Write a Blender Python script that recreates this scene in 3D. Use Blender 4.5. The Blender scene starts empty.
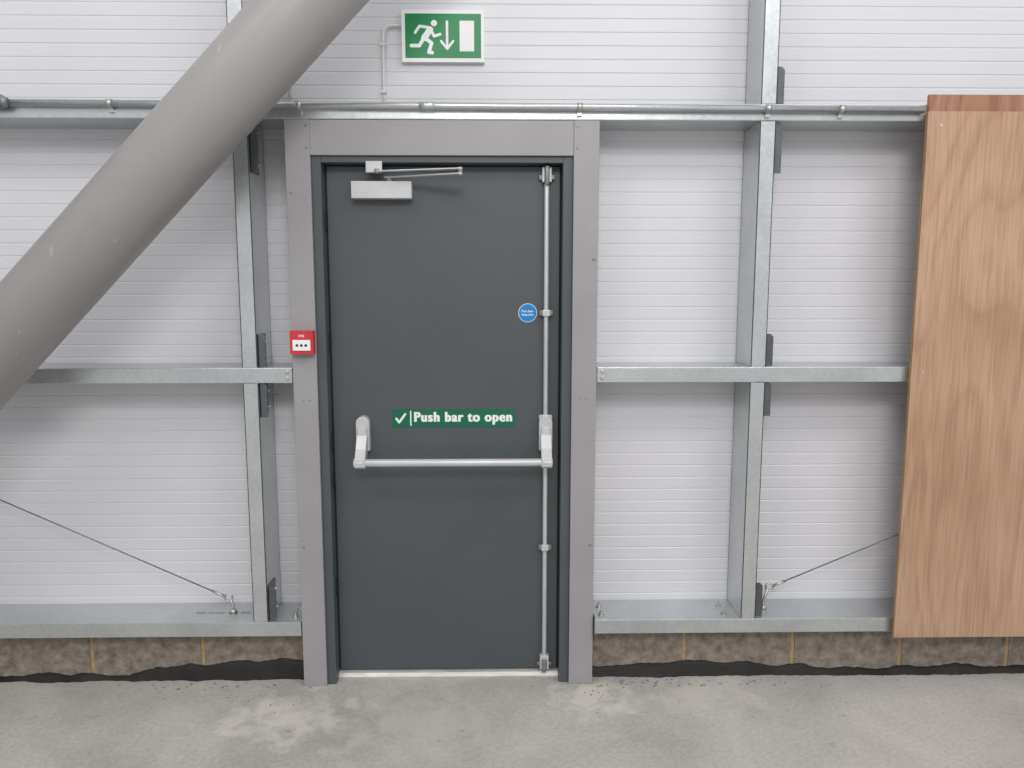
import bpy, bmesh, math, random
from mathutils import Vector, Matrix
random.seed(4)
scene = bpy.context.scene
scene.view_settings.view_transform = 'Standard'

# ------------------------------------------------------------------ helpers
def lin(c):
    return tuple((x/255/12.92) if x/255 <= .04045 else ((x/255+.055)/1.055)**2.4 for x in c)+(1,)

def base_mat(name, col, rough=.5, metal=0.0):
    m = bpy.data.materials.new(name); m.use_nodes = True
    b = m.node_tree.nodes['Principled BSDF']
    b.inputs['Base Color'].default_value = lin(col)
    b.inputs['Roughness'].default_value = rough
    b.inputs['Metallic'].default_value = metal
    return m, m.node_tree, b

def noise_mat(name, stops, scale=5, detail=6, rough=.5, metal=0.0, stretch=(1,1,1), bump=0.0, bscale=60, bdist=.002, lo=.3, hi=.7):
    m, nt, b = base_mat(name, stops[0], rough, metal)
    N = nt.nodes; L = nt.links
    tc = N.new('ShaderNodeTexCoord'); mp = N.new('ShaderNodeMapping')
    mp.inputs['Scale'].default_value = stretch
    L.new(tc.outputs['Object'], mp.inputs['Vector'])
    n = N.new('ShaderNodeTexNoise'); n.inputs['Scale'].default_value = scale; n.inputs['Detail'].default_value = detail
    n.inputs['Roughness'].default_value = .6
    L.new(mp.outputs['Vector'], n.inputs['Vector'])
    r = N.new('ShaderNodeValToRGB'); e = r.color_ramp.elements
    e[0].position = lo; e[0].color = lin(stops[0]); e[1].position = hi; e[1].color = lin(stops[-1])
    for i, s in enumerate(stops[1:-1]):
        x = e.new(lo+(hi-lo)*(i+1)/(len(stops)-1)); x.color = lin(s)
    L.new(n.outputs['Fac'], r.inputs['Fac']); L.new(r.outputs['Color'], b.inputs['Base Color'])
    if bump > 0:
        n2 = N.new('ShaderNodeTexNoise'); n2.inputs['Scale'].default_value = bscale; n2.inputs['Detail'].default_value = 5
        L.new(mp.outputs['Vector'], n2.inputs['Vector'])
        bp = N.new('ShaderNodeBump'); bp.inputs['Strength'].default_value = bump; bp.inputs['Distance'].default_value = bdist
        L.new(n2.outputs['Fac'], bp.inputs['Height']); L.new(bp.outputs['Normal'], b.inputs['Normal'])
    return m

class B:
    def __init__(s): s.bm = bmesh.new(); s.mats = []
    def mi(s, m):
        if m not in s.mats: s.mats.append(m)
        return s.mats.index(m)
    def _fin(s, faces, m, smooth=False):
        i = s.mi(m)
        for f in faces: f.material_index = i; f.smooth = smooth
    def box(s, x0, x1, y0, y1, z0, z1, m):
        v = [s.bm.verts.new((x, y, z)) for x in (x0, x1) for y in (y0, y1) for z in (z0, z1)]
        q = [(0,1,3,2),(4,6,7,5),(0,4,5,1),(2,3,7,6),(0,2,6,4),(1,5,7,3)]
        s._fin([s.bm.faces.new([v[k] for k in a]) for a in q], m)
    def prism(s, poly, a0, a1, m, plane='xz', smooth=False):
        def P(u, w, a):
            return (u, a, w) if plane == 'xz' else ((a, u, w) if plane == 'yz' else (u, w, a))
        n = len(poly)
        A = [s.bm.verts.new(P(u, w, a0)) for u, w in poly]
        C = [s.bm.verts.new(P(u, w, a1)) for u, w in poly]
        fs = [s.bm.faces.new(A), s.bm.faces.new(C[::-1])]
        s._fin(fs, m)
        s._fin([s.bm.faces.new((A[i], C[i], C[(i+1) % n], A[(i+1) % n])) for i in range(n)], m, smooth)
    def disc(s, cx, cz, r, y0, y1, m, n=32):
        s.prism([(cx+r*math.cos(2*math.pi*i/n), cz+r*math.sin(2*math.pi*i/n)) for i in range(n)], y0, y1, m, smooth=False)
    def cyl(s, p0, p1, r, m, n=20, r1=None):
        s.tube([p0, p1], r, m, n, r1)
    def tube(s, pts, r, m, n=14, r1=None):
        pts = [Vector(p) for p in pts]; rings = []
        up = None
        for i, p in enumerate(pts):
            if i == 0: d = pts[1]-pts[0]
            elif i == len(pts)-1: d = pts[-1]-pts[-2]
            else: d = (pts[i+1]-p).normalized()+(p-pts[i-1]).normalized()
            d.normalize()
            if up is None:
                up = Vector((0,0,1)) if abs(d.z) < .9 else Vector((0,1,0))
            a = d.cross(up).normalized(); b = a.cross(d).normalized(); up = b
            rr = r if (r1 is None or i == 0) else r1
            rings.append([s.bm.verts.new(p+(a*math.cos(2*math.pi*k/n)+b*math.sin(2*math.pi*k/n))*rr) for k in range(n)])
        fs = []
        for A, C in zip(rings, rings[1:]):
            for k in range(n):
                fs.append(s.bm.faces.new((A[k], A[(k+1) % n], C[(k+1) % n], C[k])))
        s._fin(fs, m, True)
        s._fin([s.bm.faces.new(rings[0][::-1]), s.bm.faces.new(rings[-1])], m)
    nst = 0
    def stroke(s, pts, w, y0, y1, m):
        # each piece gets its own hair-thin step so coplanar faces never coincide
        for (ax, az), (bx, bz) in zip(pts, pts[1:]):
            dx, dz = bx-ax, bz-az; l = math.hypot(dx, dz); nx, nz = -dz/l*w/2, dx/l*w/2
            s.nst += 1
            s.prism([(ax+nx, az+nz), (bx+nx, bz+nz), (bx-nx, bz-nz), (ax-nx, az-nz)], y0-s.nst*.00004, y1, m)
        for ax, az in pts:
            s.nst += 1
            s.disc(ax, az, w/2, y0-s.nst*.00004, y1, m, 14)
    def text(s, txt, x0, x1, z0, z1, y, m, bold=.02, th=.0006, flat=False, track=1.0):
        cu = bpy.data.curves.new('t', 'FONT'); cu.body = txt; cu.offset = bold; cu.extrude = .01
        cu.space_character = track; cu.resolution_u = 4
        ob = bpy.data.objects.new('t', cu); scene.collection.objects.link(ob)
        dg = bpy.context.evaluated_depsgraph_get(); me = bpy.data.meshes.new_from_object(ob.evaluated_get(dg))
        xs = [v.co.x for v in me.vertices]; ys = [v.co.y for v in me.vertices]
        a, b, c, d = min(xs), max(xs), min(ys), max(ys)
        vs = []
        for v in me.vertices:
            X = x0+(v.co.x-a)/(b-a)*(x1-x0); W = z0+(v.co.y-c)/(d-c)*(z1-z0)
            t = th*(1 if v.co.z > 0 else 0)
            vs.append(s.bm.verts.new((X, W, y+t) if flat else (X, y-t, W)))
        fs = []
        for p in me.polygons:
            try: fs.append(s.bm.faces.new([vs[i] for i in p.vertices]))
            except Exception: pass
        s._fin(fs, m)
        bpy.data.objects.remove(ob); bpy.data.curves.remove(cu)
    def done(s, name, bevel=0, parent=None, seg=2):
        bmesh.ops.recalc_face_normals(s.bm, faces=s.bm.faces)
        me = bpy.data.meshes.new(name); s.bm.to_mesh(me); s.bm.free()
        for m in s.mats: me.materials.append(m)
        ob = bpy.data.objects.new(name, me); scene.collection.objects.link(ob)
        if bevel:
            md = ob.modifiers.new('bevel', 'BEVEL'); md.width = bevel; md.segments = seg
            md.limit_method = 'ANGLE'; md.angle_limit = math.radians(40)
        if parent: ob.parent = parent
        return ob

def bolt(b, x, y, z, m, r=.009, h=.008, ax='y'):
    if ax == 'y':
        b.disc(x, z, r*1.5, y-.002, y, m, 20); b.disc(x, z, r, y-.002-h, y-.002, m, 6)
    else:
        b.cyl((x, y, z), (x, y, z+.003), r*1.6, m); b.cyl((x, y, z+.003), (x, y, z+.003+h), r, m, 6)
        b.cyl((x, y, z+.003+h), (x, y, z+.003+2*h), r*.5, m, 10)

# ------------------------------------------------------------------ materials
white_panel = noise_mat('white_cladding', [(212,211,215),(219,218,222)], 1.2, 3, .38)
def concrete_floor():
    m, nt, b = base_mat('concrete_floor', (150,147,143), .75)
    N = nt.nodes; L = nt.links
    tc = N.new('ShaderNodeTexCoord')
    def noise(sc, det, dist=0):
        n = N.new('ShaderNodeTexNoise'); n.inputs['Scale'].default_value = sc; n.inputs['Detail'].default_value = det
        n.inputs['Distortion'].default_value = dist; n.inputs['Roughness'].default_value = .62
        L.new(tc.outputs['Object'], n.inputs['Vector']); return n
    def ramp(src, stops):
        r = N.new('ShaderNodeValToRGB'); e = r.color_ramp.elements
        e[0].position = stops[0][0]; e[0].color = lin(stops[0][1]); e[1].position = stops[-1][0]; e[1].color = lin(stops[-1][1])
        for p, c in stops[1:-1]: x = e.new(p); x.color = lin(c)
        L.new(src.outputs['Fac'], r.inputs['Fac']); return r
    def mix(a, c, fac, mode='MULTIPLY'):
        x = N.new('ShaderNodeMixRGB'); x.blend_type = mode
        L.new(a, x.inputs[1])
        if isinstance(c, tuple): x.inputs[2].default_value = c
        else: L.new(c, x.inputs[2])
        if isinstance(fac, float): x.inputs[0].default_value = fac
        else: L.new(fac, x.inputs[0])
        return x.outputs[0]
    def math_(op, a, c):
        x = N.new('ShaderNodeMath'); x.operation = op; x.use_clamp = True
        for i, v in enumerate((a, c)):
            if isinstance(v, (int, float)): x.inputs[i].default_value = v
            else: L.new(v, x.inputs[i])
        return x.outputs[0]
    big = ramp(noise(1.9, 7, .5), [(.3,(166,162,157)),(.5,(184,180,175)),(.72,(199,195,190))])
    fine = ramp(noise(60, 4), [(.3,(222,222,222)),(.6,(255,255,255))])
    c = mix(big.outputs[0], fine.outputs[0], .7)
    # dusty worn patches beside the door feet
    splash = noise(9, 9, .4)
    for (x, y, r, col, k) in ((-.86, -.23, .40, (216,209,200), .85), (.34, -.12, .30, (216,209,200), .9), (-.35, -.30, .6, (200,193,184), .6), (.80, -.10, .35, (206,199,190), .7)):
        mp = N.new('ShaderNodeMapping'); mp.vector_type = 'TEXTURE'
        mp.inputs['Location'].default_value = (x, y, 0); mp.inputs['Scale'].default_value = (r, r*.75, 1)
        L.new(tc.outputs['Object'], mp.inputs['Vector'])
        g = N.new('ShaderNodeTexGradient'); g.gradient_type = 'SPHERICAL'; L.new(mp.outputs[0], g.inputs[0])
        f = math_('ADD', splash.outputs['Fac'], math_('MULTIPLY', g.outputs['Fac'], .30))
        f = math_('MULTIPLY', math_('SUBTRACT', f, .59), 5.0)
        f = math_('MULTIPLY', math_('MULTIPLY', f, math_('MULTIPLY', g.outputs['Fac'], 3.0)), .8*k)
        c = mix(c, lin(col), f, 'MIX')
    sp = N.new('ShaderNodeValToRGB'); sp.color_ramp.elements[0].position = .67; sp.color_ramp.elements[1].position = .75
    L.new(noise(17, 3).outputs['Fac'], sp.inputs['Fac'])
    c = mix(c, lin((142,137,131)), sp.outputs[0], 'MIX')
    L.new(c, b.inputs['Base Color'])
    bp = N.new('ShaderNodeBump'); bp.inputs['Strength'].default_value = .3; bp.inputs['Distance'].default_value = .003
    L.new(noise(22, 7).outputs['Fac'], bp.inputs['Height']); L.new(bp.outputs['Normal'], b.inputs['Normal'])
    return m
floor_m = concrete_floor()

def galv(name, a, c):
    m, nt, b = base_mat(name, a, .36, .8)
    N = nt.nodes; L = nt.links
    tc = N.new('ShaderNodeTexCoord')
    v = N.new('ShaderNodeTexVoronoi'); v.inputs['Scale'].default_value = 110
    L.new(tc.outputs['Object'], v.inputs['Vector'])
    n = N.new('ShaderNodeTexNoise'); n.inputs['Scale'].default_value = 5; n.inputs['Detail'].default_value = 4
    L.new(tc.outputs['Object'], n.inputs['Vector'])
    sep = N.new('ShaderNodeSeparateColor'); L.new(v.outputs['Color'], sep.inputs[0])
    mx = N.new('ShaderNodeMath'); mx.operation = 'MULTIPLY_ADD'; mx.inputs[1].default_value = .22
    L.new(sep.outputs[0], mx.inputs[0])
    m2 = N.new('ShaderNodeMath'); m2.operation = 'MULTIPLY'; m2.inputs[1].default_value = .78
    L.new(n.outputs['Fac'], m2.inputs[0]); L.new(m2.outputs[0], mx.inputs[2])
    r = N.new('ShaderNodeValToRGB'); e = r.color_ramp.elements
    e[0].position = .2; e[0].color = lin(a); e[1].position = .8; e[1].color = lin(c)
    L.new(mx.outputs[0], r.inputs['Fac']); L.new(r.outputs[0], b.inputs['Base Color'])
    rr = N.new('ShaderNodeMapRange'); rr.inputs['To Min'].default_value = .24; rr.inputs['To Max'].default_value = .40
    L.new(mx.outputs[0], rr.inputs['Value']); L.new(rr.outputs[0], b.inputs['Roughness'])
    n3 = N.new('ShaderNodeTexNoise'); n3.inputs['Scale'].default_value = 9; n3.inputs['Detail'].default_value = 2
    L.new(tc.outputs['Object'], n3.inputs['Vector'])
    bp = N.new('ShaderNodeBump'); bp.inputs['Strength'].default_value = .5; bp.inputs['Distance'].default_value = .004
    L.new(n3.outputs['Fac'], bp.inputs['Height']); L.new(bp.outputs['Normal'], b.inputs['Normal'])
    return m
galv_m = galv('galvanised_steel', (190,196,197), (216,220,219))
galv_d = galv('galvanised_cleat', (96,101,105), (118,123,127))
zinc = noise_mat('zinc_bolt', [(175,175,172),(210,210,206)], 40, 3, .35, .8)
frame_l = noise_mat('grey_painted_steel', [(149,147,149),(157,155,157)], 3, 4, .42, 0, bump=.1, bscale=90, bdist=.0005)

def brace_paint():
    m = noise_mat('brace_paint', [(151,148,146),(159,156,153)], 2.5, 6, .42, 0)
    nt = m.node_tree; N = nt.nodes; L = nt.links; b = N['Principled BSDF']
    src = b.inputs['Base Color'].links[0].from_socket
    tc = N.new('ShaderNodeTexCoord')
    mp = N.new('ShaderNodeMapping'); mp.inputs['Rotation'].default_value = (0, math.radians(35), 0); mp.inputs['Scale'].default_value = (1, 1, .22)
    L.new(tc.outputs['Object'], mp.inputs['Vector'])
    n = N.new('ShaderNodeTexNoise'); n.inputs['Scale'].default_value = 26; n.inputs['Detail'].default_value = 2
    L.new(mp.outputs[0], n.inputs['Vector'])
    r = N.new('ShaderNodeValToRGB'); r.color_ramp.elements[0].position = .70; r.color_ramp.elements[1].position = .73
    r.color_ramp.elements[1].color = (.5,.5,.5,1)
    L.new(n.outputs['Fac'], r.inputs['Fac'])
    x = N.new('ShaderNodeMixRGB'); L.new(r.outputs[0], x.inputs[0]); L.new(src, x.inputs[1]); x.inputs[2].default_value = lin((186,185,182))
    L.new(x.outputs[0], b.inputs['Base Color'])
    return m
column_m = brace_paint()
door_m = noise_mat('door_paint_slate', [(74,80,83),(79,85,88)], 2, 5, .42, 0, bump=.08, bscale=250, bdist=.0004)
dframe_m = noise_mat('door_frame_paint', [(74,80,84),(81,87,91)], 3, 4, .45)
rubber = noise_mat('black_seal', [(18,18,19),(28,28,30)], 20, 3, .7)
silver = noise_mat('silver_paint', [(192,192,192),(206,206,206)], 12, 3, .36, .25)
silver_d = noise_mat('dark_silver', [(126,128,130),(146,148,150)], 20, 3, .4, .4)
alum = noise_mat('aluminium_threshold', [(180,178,174),(212,210,205)], 9, 5, .4, .35, stretch=(1,6,6))
green = noise_mat('sign_green', [(0,126,70),(2,132,75)], 5, 2, .4)
green_l = noise_mat('label_green', [(0,98,70),(2,104,75)], 5, 2, .35)
white = noise_mat('sign_white', [(232,236,234),(240,242,241)], 5, 2, .4)
white_pl = noise_mat('white_plastic', [(214,214,212),(224,224,222)], 8, 2, .4)
blue = noise_mat('sticker_blue', [(10,120,190),(16,130,200)], 9, 2, .35)
red = noise_mat('callpoint_red', [(196,44,54),(208,52,62)], 9, 2, .35)
black = noise_mat('black_ink', [(20,20,20),(30,30,30)], 9, 2, .5)
ink = noise_mat('grey_stamp_ink', [(90,94,96),(110,114,116)], 9, 2, .5)
block_m = noise_mat('concrete_block', [(104,94,85),(136,125,114),(160,149,137)], 24, 9, .95, 0, bump=.9, bscale=110, bdist=.004)
mortar_m = noise_mat('mortar', [(162,136,98),(186,162,122)], 30, 6, .95, 0, bump=.6, bscale=150, bdist=.003)
gap_m = noise_mat('black_gap_shade_dirt', [(14,13,12),(40,36,33)], 9, 6, .7)  # shade of the gap under the blocks put into the colour, plus dirt
stone_m = noise_mat('rubble', [(120,112,102),(160,152,140)], 30, 4, .95)
cable_m = noise_mat('steel_wire', [(112,114,117),(140,142,144)], 60, 2, .4, .6)

def ply_mat(name, c0, c1, c2, seed):
    m, nt, b = base_mat(name, c1, .55)
    N = nt.nodes; L = nt.links
    tc = N.new('ShaderNodeTexCoord'); mp = N.new('ShaderNodeMapping')
    mp.inputs['Scale'].default_value = (1, 1, .26); mp.inputs['Location'].default_value = (seed, 0, seed*.3)
    L.new(tc.outputs['Object'], mp.inputs['Vector'])
    n = N.new('ShaderNodeTexNoise'); n.inputs['Scale'].default_value = 2.1; n.inputs['Detail'].default_value = 2.4
    n.inputs['Roughness'].default_value = .40; n.inputs['Distortion'].default_value = .35
    L.new(mp.outputs['Vector'], n.inputs['Vector'])
    k = N.new('ShaderNodeMath'); k.operation = 'MULTIPLY'; k.inputs[1].default_value = 17
    L.new(n.outputs['Fac'], k.inputs[0])
    fr = N.new('ShaderNodeMath'); fr.operation = 'FRACT'; L.new(k.outputs[0], fr.inputs[0])
    r = N.new('ShaderNodeValToRGB'); e = r.color_ramp.elements
    e[0].position = 0; e[0].color = lin(c1); e[1].position = 1; e[1].color = lin(c1)
    x = e.new(.5); x.color = lin(c2); x = e.new(.85); x.color = lin(c0)
    L.new(fr.outputs[0], r.inputs['Fac'])
    n3 = N.new('ShaderNodeTexNoise'); n3.inputs['Scale'].default_value = 1.5; n3.inputs['Detail'].default_value = 2
    L.new(tc.outputs['Object'], n3.inputs['Vector'])
    r3 = N.new('ShaderNodeValToRGB'); r3.color_ramp.elements[0].position = .35; r3.color_ramp.elements[0].color = lin((240,236,232))
    r3.color_ramp.elements[1].position = .6; r3.color_ramp.elements[1].color = (1,1,1,1)
    L.new(n3.outputs['Fac'], r3.inputs['Fac'])
    mp2 = N.new('ShaderNodeMapping'); mp2.inputs['Scale'].default_value = (1, 1, .035)
    L.new(tc.outputs['Object'], mp2.inputs['Vector'])
    n2 = N.new('ShaderNodeTexNoise'); n2.inputs['Scale'].default_value = 150; n2.inputs['Detail'].default_value = 3
    L.new(mp2.outputs['Vector'], n2.inputs['Vector'])
    r2 = N.new('ShaderNodeValToRGB'); r2.color_ramp.elements[0].position = .3; r2.color_ramp.elements[0].color = lin((230,227,223))
    r2.color_ramp.elements[1].position = .6; r2.color_ramp.elements[1].color = (1,1,1,1)
    L.new(n2.outputs['Fac'], r2.inputs['Fac'])
    out = r.outputs[0]
    for q in (r2, r3):
        mx = N.new('ShaderNodeMixRGB'); mx.blend_type = 'MULTIPLY'; mx.inputs[0].default_value = 1
        L.new(out, mx.inputs[1]); L.new(q.outputs[0], mx.inputs[2]); out = mx.outputs[0]
    L.new(out, b.inputs['Base Color'])
    return m
ply_m = ply_mat('plywood_face', (181,145,118), (190,154,127), (194,159,132), 3.1)
ply_b = ply_mat('plywood_back', (152,108,84), (166,122,98), (176,132,106), 7.7)
ply_e = noise_mat('plywood_edge', [(130,98,72),(190,156,120)], 12, 2, .8, 0, stretch=(30,30,.5))

# ------------------------------------------------------------------ room shell
b = B(); b.box(-6, 6, -8, .5, -.12, 0, floor_m); b.done('floor')

def cladding(b, x0, x1, z0, z1):
    pts = []; per = .052
    pts.append((.200, z0))
    i = math.ceil(z0/per)
    while i*per < z1-.01:
        zz = i*per
        if zz > z0+.008:
            pts += [(.200, zz-.004), (.2020, zz-.001), (.2020, zz+.001), (.200, zz+.004)]
        i += 1
    pts += [(.200, z1), (.26, z1), (.26, z0)]
    b.prism(pts, x0, x1, white_panel, 'yz')
b = B()
cladding(b, -6, -.8635, .216, 4.6); cladding(b, .3355, 6, .216, 4.6); cladding(b, -.8635, .3355, 2.282, 4.6)
b.done('wall_back')

# concrete-block plinth
b = B()
def plinth(x0, x1, joints):
    b.box(x0, x1, .085, .32, -.02, .212, mortar_m)
    xs = [x0]+sorted(j for j in joints if x0 < j < x1)+[x1]
    for a, c in zip(xs, xs[1:]):
        b.box(a+.008, c-.008, .080, .2, .012, .205, block_m)
plinth(-6, -.8635, [-1.77-.46*k for k in range(9)]+[-1.305])
plinth(.3355, 6, [.737+.465*k for k in range(11)])
b.done('wall_plinth', .002)

# black strip at the plinth foot: shadow gap painted black, with blackish dirt
b = B()
def gap_strip(x0, x1, hfun):
    n = int((x1-x0)/.015); rows = []; j = 0; o = 0
    for i in range(n+1):
        x = x0+(x1-x0)*i/n
        j = j*.7+random.uniform(-.0035, .0035); o = o*.8+random.uniform(-.002, .002)
        h = max(.012, hfun(x)+j)
        rows.append([b.bm.verts.new((x, .052+o*2, .0005)), b.bm.verts.new((x, .060+o, h*.35)),
                     b.bm.verts.new((x, .068+o, h*.7)), b.bm.verts.new((x, .075, h)), b.bm.verts.new((x, .0795, h+.001)), b.bm.verts.new((x, .0795, .0))])
    fs = []
    for A, C in zip(rows, rows[1:]):
        for k in range(5): fs.append(b.bm.faces.new((A[k], A[k+1], C[k+1], C[k])))
    b._fin(fs, gap_m, True)
sm = lambda t: max(0, min(1, t))
gap_strip(-4, -.87, lambda x: .016 + .040*sm((x+1.62)/.12) + .026*sm((x+1.22)/.2) + .007*math.sin(x*9)+.004*math.sin(x*31))
gap_strip(.345, 3.5, lambda x: .034+.022*math.exp(-((x-.75)/.3)**2)-.012*sm((x-1.2)/.4)+.006*math.sin(x*7+1)+.004*math.sin(x*27))
b.done('plinth_gap_shade_dirt')

# ------------------------------------------------------------------ galvanised rails
def rail(x0, x1, z, up):
    b = B(); t = .004; h = .058
    b.box(x0, x1, 0, .198, z-t/2, z+t/2, galv_m)
    s = 1 if up else -1
    a, c = sorted((z, z+s*h))
    b.box(x0, x1, -.001, .003, a, c, galv_m)
    b.box(x0, x1, .194, .198, a, c, galv_m)
    zz = z+s*h; a, c = sorted((zz, zz-s*t))
    b.box(x0, x1, .0, .016, a, c, galv_m)
    return b
def bolts_top(b, xs, z):
    for x in xs:
        for y in (.05, .13): bolt(b, x, y, z, zinc, .009, .009, 'z')

b = rail(-4.6, 4.6, 2.276, True)
b.done('steel_rail', .001)
b = rail(-4.6, -.866, 1.327, False); bolt(b, -.885, -.001, 1.312, zinc, .006,.005); bolt(b, -.885, -.001, 1.285, zinc,.006,.005); b.done('steel_rail', .001)
b = rail(.338, 4.6, 1.327, False); bolt(b, .358, -.001, 1.312, zinc,.006,.005); bolt(b, .358, -.001, 1.285, zinc,.006,.005); b.done('steel_rail', .001)
b = rail(-4.6, -.866, .279, False)
bolts_top(b, (-.90,), .281)
b.text('0002  GOOD-18-02  0002', -1.33, -1.10, .085, .105, .2811, ink, 0, .0003, True)
b.done('steel_rail', .001)
b = rail(.338, 4.6, .279, False)
bolts_top(b, (.375, .89), .281)
b.box(.3365, .3405, -.012, .02, .20, .30, galv_d)
b.done('steel_rail', .001)

# ------------------------------------------------------------------ studs (C sections)
def stud(x0, x1, web_right, segs, cleats=True):
    b = B(); t = .004
    for z0, z1 in segs:
        xw = x1-t if web_right else x0
        b.box(xw, xw+t, .002, .197, z0, z1, galv_m)
        b.box(x0, x1, .002, .002+t, z0, z1, galv_m)
        b.box(x0, x1, .193, .197, z0, z1, galv_m)
        xl = x0 if web_right else x1-t
        b.box(xl, xl+t, .002, .020, z0, z1, galv_m); b.box(xl, xl+t, .18, .197, z0, z1, galv_m)
    if cleats:
        for z0, z1 in ((2.338, 2.475), (2.08, 2.272), (1.331, 1.46), (1.13, 1.266), (.283, .43)):
            e = .012
            b.prism([(x1, z0), (x1+.030, z0), (x1+.030, z1-e), (x1+.018, z1), (x1, z1)], .012, .018, galv_d)
            b.box(x1, x1+.005, .012, .11, z0, z1, galv_d)
            for zz in (z0+.035, z1-.035):
                b.cyl((x1+.005, .07, zz), (x1+.016, .07, zz), .010, zinc, 6)
                b.cyl((x1+.0, .07, zz), (x1+.024, .07, zz), .005, zinc, 10)
    return b.done('wall_stud', .0008)
SEG = [(.282, 1.266), (1.330, 2.272), (2.336, 4.6)]
stud(-1.06, -1.0, True, SEG); stud(.948, 1.008, False, SEG)
stud(-2.72, -2.66, True, SEG); stud(2.60, 2.66, False, SEG)

# ------------------------------------------------------------------ door surround (grey steel)
b = B()
for x0, x1 in ((-.862, -.768), (.236, .334)):
    b.box(x0, x1, 0, .205, 0, 2.273, frame_l)
b.box(-.768, .236, .003, .205, 2.142, 2.273, frame_l)
for x, z in ((-.780, 2.25), (-.780, 2.17), (.250, 2.25), (.250, 2.17), (-.845, 2.0), (-.845, .6), (.318, .6), (.318, 1.75)):
    b.disc(x, z, .006, -.002, .004, silver_d, 12)
for x in (-.80, -.825, .27, .295):
    b.disc(x, 1.2, .004, -.0015, .002, silver_d, 10)
b.done('door_surround', .003)

# ------------------------------------------------------------------ door frame
b = B()
b.box(-.767, -.732, .016, .16, 0, 2.141, dframe_m); b.box(.197, .235, .016, .16, 0, 2.141, dframe_m)
b.box(-.732, .197, .016, .16, 2.117, 2.141, dframe_m)
b.box(-.732, -.7265, .085, .15, .03, 2.117, rubber); b.box(.1915, .197, .085, .15, .03, 2.117, rubber)
b.box(-.7265, .1915, .085, .15, 2.1125, 2.117, rubber)
b.done('door_frame', .0015)

b = B()
b.box(-.7255, .1905, .080, .125, .032, 2.112, door_m)
b.done('door_1', .002)

b = B()
for z in (1.42, 1.02, .86, .40, 1.9):
    b.box(-.7318, -.726, .058, .079, z-.035, z+.035, rubber)
b.done('door_hinge_keeps', .001)

b = B()
b.prism([(.055, 0), (.055, .010), (.066, .022), (.079, .026), (.125, .026), (.125, 0)], -.7315, .1965, alum, 'yz')
b.box(-.7315, .1965, .066, .071, .0225, .0265, alum)
b.done('door_threshold', .001)

# ------------------------------------------------------------------ door closer
b = B()
b.box(-.622, -.388, .030, .0795, 1.984, 2.050, silver)
b.box(-.560, -.497, .008, .0155, 2.078, 2.122, silver)
b.cyl((-.475, .045, 2.050), (-.475, .045, 2.068), .013, silver_d)
b.prism([(-.495, .035), (-.475, .030), (-.20, -.075), (-.186, -.070), (-.186, -.052), (-.20, -.045), (-.475, .060), (-.49, .055)], 2.062, 2.068, silver, 'xy')
b.prism([(-.53, .000), (-.50, -.005), (-.20, -.078), (-.186, -.070), (-.186, -.055), (-.20, -.05), (-.50, .014), (-.53, .014)], 2.080, 2.086, silver, 'xy')
b.cyl((-.195, -.063, 2.056), (-.195, -.063, 2.090), .009, silver_d)
b.cyl((-.517, .005, 2.074), (-.517, .005, 2.092), .009, silver_d)
b.done('door_closer', .004, seg=3)

# ------------------------------------------------------------------ panic bar with vertical bolts
b = B()
zb = .952; Y0 = .0795
def arc(cx, cy, r, a0, a1, n=6):
    return [(cx+r*math.cos(math.radians(a0+(a1-a0)*i/n)), cy+r*math.sin(math.radians(a0+(a1-a0)*i/n))) for i in range(n+1)]
for xc in (-.602, .137):
    w = .027
    b.prism([(xc-w, .985), (xc+w, .985), (xc+w, 1.100)]+arc(xc, 1.100, w, 0, 180, 8)[1:-1]+[(xc-w, 1.100)], .040, Y0, silver)
    b.prism([(xc-w*.7, 1.00), (xc+w*.7, 1.00), (xc+w*.62, 1.085), (xc-w*.62, 1.085)], .026, .042, silver)
    b.prism([(.045, 1.055), (.020, 1.055), (-.012, 1.005), (-.045, .965), (-.046, .938), (-.030, .928), (-.012, .934), (.018, .975), (.045, .995)],
            xc-.021, xc+.021, silver, 'yz')
b.cyl((-.618, -.028, zb), (.156, -.028, zb), .0155, silver, 24)
b.cyl((-.627, -.028, zb), (-.590, -.028, zb), .0190, silver, 20); b.cyl((.121, -.028, zb), (.160, -.028, zb), .0190, silver, 20)
b.cyl((.137, .062, 1.10), (.137, .062, 2.07), .0095, silver, 14)
b.cyl((.137, .062, .08), (.137, .062, 1.00), .0095, silver, 14)
for z in (1.541, .572, 1.118):
    b.box(.110, .164, .054, Y0, z-.010, z+.010, silver_d if z != 1.118 else silver)
    b.box(.122, .152, .046, .060, z-.013, z+.013, silver)
b.box(.118, .156, .050, Y0, 2.050, 2.108, silver); b.box(.106, .168, .060, Y0, 2.060, 2.078, silver_d)
b.cyl((.137, .045, 2.040), (.137, .045, 2.111), .010, silver_d)
b.box(.118, .156, .050, Y0, .038, .100, silver); b.box(.106, .168, .060, Y0, .052, .066, silver_d)
b.cyl((.137, .045, .036), (.137, .045, .085), .010, silver_d)
b.done('panic_bar', .003, seg=3)

# ------------------------------------------------------------------ push-bar label
b = B()
b.box(-.487, .012, .0785, .0798, 1.076, 1.150, green_l)
for k in range(4):   # heavy lettering built up from slightly shifted strokes
    dx = .0016*k
    b.text('Push bar to open', -.398+dx, -.003+dx, 1.086, 1.139, .0784, white, .014, .0008+.00005*k, track=1.16)
b.box(-.414, -.409, .0778, .0785, 1.082, 1.144, white)
b.stroke([(-.470, 1.112), (-.459, 1.096), (-.434, 1.130)], .009, .0778, .0785, white)
b.done('push_bar_to_open_sign')

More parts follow.
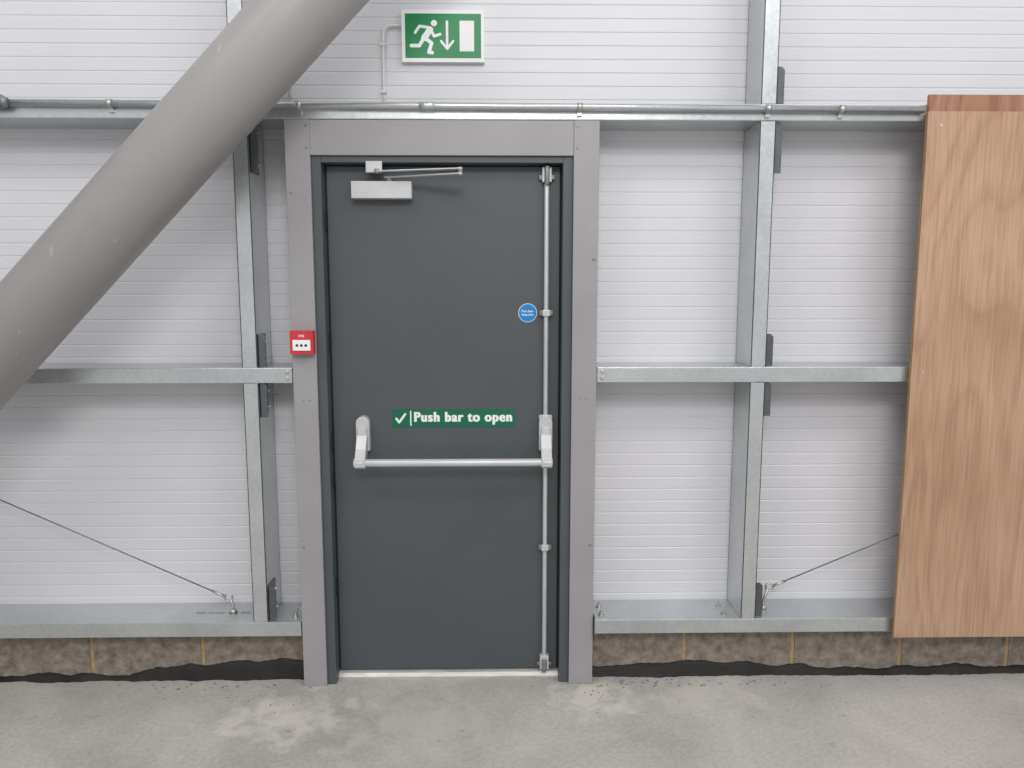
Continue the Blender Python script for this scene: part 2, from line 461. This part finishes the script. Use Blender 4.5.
b = B()
b.disc(.064, 1.541, .0375, .0785, .0798, white, 40); b.disc(.064, 1.541, .0355, .0780, .0790, blue, 40)
b.text('Fire door', .040, .088, 1.543, 1.553, .0779, white, .01, .0004)
b.text('keep shut', .040, .088, 1.527, 1.539, .0779, white, .01, .0004)
b.done('fire_door_sticker')

# ------------------------------------------------------------------ call point
b = B()
b.box(-.860, -.770, -.036, -.0005, 1.386, 1.476, red)
b.box(-.849, -.781, -.039, -.035, 1.400, 1.441, white)
for i in range(3): b.disc(-.832+.017*i, 1.420, .0052, -.0405, -.039, black, 14)
b.text('FIRE', -.826, -.804, 1.452, 1.461, -.036, white, .01, .0005)
b.done('fire_alarm_call_point', .0025)

# ------------------------------------------------------------------ exit sign
b = B()
SX = lambda u: -.433+(u-402)/83*.327
SZ = lambda v: 2.727-(v-10)/52*.197
b.box(SX(402), SX(485), .175, .199, SZ(62), SZ(10), white)
b.box(SX(405.5), SX(481.5), .1735, .1755, SZ(58), SZ(14), green)
y0, y1 = .1725, .1734; k = .327/83
b.disc(SX(434.5), SZ(23.5), 3.1*k, y0, y1, white, 20)
P = lambda *a: [(SX(u), SZ(v)) for u, v in a]
b.stroke(P((430.5, 30), (424.5, 38.5)), 6.2*k, y0, y1, white)
b.stroke(P((430, 28), (420, 26.5), (415.5, 33)), 2.7*k, y0, y1, white)
b.stroke(P((431.5, 30), (434.5, 36.5), (440.5, 34.5)), 2.7*k, y0, y1, white)
b.stroke(P((424, 39), (419.5, 46), (411.5, 46)), 3.5*k, y0, y1, white)
b.stroke(P((425.5, 38.5), (432, 43.5), (429, 52.5), (432.5, 53)), 3.5*k, y0, y1, white)
b.stroke(P((447.5, 22), (447.5, 47)), 2.4*k, y0, y1, white)
b.stroke(P((441.5, 41.5), (447.5, 49), (453.5, 41.5)), 2.4*k, y0, y1, white)
b.box(SX(460), SX(474.5), y0, y1, SZ(51.5), SZ(21), white)
sg = b.done('fire_exit_sign')

b = B()
b.tube([(-.433, .19, 2.672), (-.470, .19, 2.672), (-.490, .19, 2.668), (-.503, .19, 2.655), (-.508, .19, 2.63), (-.510, .19, 2.45), (-.510, .19, 2.337)], .0045, white_pl, 12)
for z in (2.60, 2.42): b.box(-.520, -.500, .184, .1995, z-.005, z+.005, white_pl)
b.done('sign_cable_conduit')
b = B()
b.tube([(-.895, .19, 3.6), (-.895, .19, 2.9), (-.888, .19, 2.337)], .004, white_pl, 10); b.done('white_cable')

# ------------------------------------------------------------------ conduit along the top rail
b = B(); cz = 2.325; cs = .014
b.tube([(-1.93, -.018, cz), (1.564, -.018, cz-cs)], .0135, galv_m, 18)
for x in (-1.5, -.80, .255, .97, 1.25):
    zz = cz-(x+1.93)/3.475*cs
    b.cyl((x-.010, -.018, zz), (x+.010, -.018, zz), .0160, zinc, 18)
    b.box(x-.009, x+.009, -.012, -.0015, zz-.030, zz-.008, zinc)
b.cyl((-.35, -.018, cz-.0063), (-.29, -.018, cz-.0066), .0152, galv_m, 18)
b.cyl((-2.02, -.028, cz), (-1.89, -.028, cz), .026, silver_d, 24)
b.cyl((-1.89, -.028, cz), (-1.87, -.024, cz), .026, silver_d, 24, .015)
b.done('steel_conduit')

# ------------------------------------------------------------------ bracing wires
def wire(name, p0, p1, px):
    b = B(); p0 = Vector(p0); p1 = Vector(p1); d = (p1-p0).normalized()
    b.tube([p0, p1], .0028, cable_m, 8)
    b.tube([p0, p0+d*.06], .006, zinc, 10)
    ring = [p0+Vector((math.cos(a)*.016, 0, math.sin(a)*.016))-d*.014 for a in [i*math.pi/8 for i in range(17)]]
    b.tube(ring, .0045, zinc, 8)
    q = p0-d*.02
    b.tube([q, Vector((px, p0.y, .315)), Vector((px, p0.y, .284))], .006, zinc, 10)
    b.cyl((px, p0.y, .2815), (px, p0.y, .296), .016, zinc, 6)
    b.done(name)
wire('bracing_wire', (-1.205, .10, .350), (-2.655, .10, 1.03), -1.175)
wire('bracing_wire', (1.110, .10, .380), (2.598, .10, 1.015), 1.075)

# ------------------------------------------------------------------ diagonal brace tube
b = B()
p = Vector((-.684, -.25, 2.617)); q = Vector((-1.856, -.25, 1.403)); d = (p-q).normalized()
bot = q-d*((q.z-.02)/d.z); top = p+d*3.0
b.tube([bot, top], .1350, column_m, 64)
b.box(bot.x-.28, bot.x+.28, -.50, 0.0, 0, .03, column_m)
b.prism([(bot.x-.02, .03), (bot.x+.30, .03), (bot.x+.30, .18)], -.257, -.243, column_m)
b.done('diagonal_steel_brace')

# ------------------------------------------------------------------ plywood sheet
b = B()
b.box(1.573, 2.793, -.036, -.019, .210, 2.303, ply_m)
b.box(1.583, 2.793, -.0185, -.002, .30, 2.368, ply_b)
b.box(1.5722, 1.5732, -.0355, -.0195, .211, 2.302, ply_e)
for x, z in ((1.618, 1.312), (1.626, 2.25), (1.616, .27), (2.2, 1.30), (2.2, 2.25)):
    b.disc(x, z, .006, -.0375, -.035, zinc, 12)
b.done('plywood_sheet', .0006)

# ------------------------------------------------------------------ rubble and dust lumps
b = B(); b.mi(stone_m)
def lump(x, y, r):
    a = bmesh.ops.create_icosphere(b.bm, subdivisions=1, radius=r)
    for v in a['verts']:
        v.co *= random.uniform(.7, 1.25); v.co.z = max(0, v.co.z*.6+r*.35); v.co.x += x; v.co.y += y
for _ in range(90):
    x = random.gauss(-1.1, .25) if random.random() < .45 else random.gauss(.65, .3)
    if -.87 < x < .34: continue
    lump(x, random.uniform(-.03, .03), random.uniform(.002, .007))
for _ in range(14):
    lump(random.gauss(.40, .07), random.gauss(-.07, .04), random.uniform(.002, .005))
    lump(random.gauss(-.95, .09), random.gauss(-.10, .05), random.uniform(.002, .005))
b.done('rubble_debris')

# ------------------------------------------------------------------ lights
def area(name, loc, sx, sy, e, tgt):
    l = bpy.data.lights.new(name, 'AREA'); l.shape = 'RECTANGLE'; l.size = sx; l.size_y = sy; l.energy = e
    l.color = (1, .99, .975)
    o = bpy.data.objects.new(name, l); o.location = loc
    o.rotation_euler = (Vector(tgt)-Vector(loc)).to_track_quat('-Z', 'Y').to_euler(); scene.collection.objects.link(o)
area('high_bay_light', (-2.6, -3.2, 5.2), 2.0, 1.0, 42, (-2.0, -.8, 0))
area('high_bay_light', (2.8, -3.0, 5.2), 2.0, 1.0, 56, (1.6, -.6, 0))
area('high_bay_light', (.3, -5.5, 4.6), 2.4, 1.2, 125, (0, -.5, .1))
# ambient: pale roof and far walls overhead, dimmer towards the ground and to the left of the hall
w = bpy.data.worlds.new('interior_ambient'); scene.world = w; w.use_nodes = True
nt = w.node_tree; N = nt.nodes; L = nt.links
bg = N['Background']; bg.inputs[1].default_value = .75
tc = N.new('ShaderNodeTexCoord'); sp = N.new('ShaderNodeSeparateXYZ'); L.new(tc.outputs['Generated'], sp.inputs[0])
a = N.new('ShaderNodeMath'); a.operation = 'MULTIPLY_ADD'; a.inputs[1].default_value = .42; a.inputs[2].default_value = .5
L.new(sp.outputs['Z'], a.inputs[0])
c = N.new('ShaderNodeMath'); c.operation = 'MULTIPLY_ADD'; c.inputs[1].default_value = .16
L.new(sp.outputs['X'], c.inputs[0]); L.new(a.outputs[0], c.inputs[2])
r = N.new('ShaderNodeValToRGB'); e = r.color_ramp.elements
e[0].position = .1; e[0].color = (.52,.53,.55,1); e[1].position = .85; e[1].color = (.98,.98,1,1)
x = e.new(.48); x.color = (.86,.87,.90,1)
L.new(c.outputs[0], r.inputs['Fac']); L.new(r.outputs[0], bg.inputs[0])

cam = bpy.data.cameras.new('camera'); co = bpy.data.objects.new('camera', cam); scene.collection.objects.link(co)
cam.lens = 27.04; cam.sensor_width = 36; co.location = (-.053, -3.02, 1.65); co.rotation_euler = (math.radians(90-7.3), 0, math.radians(-1.0))
scene.camera = co
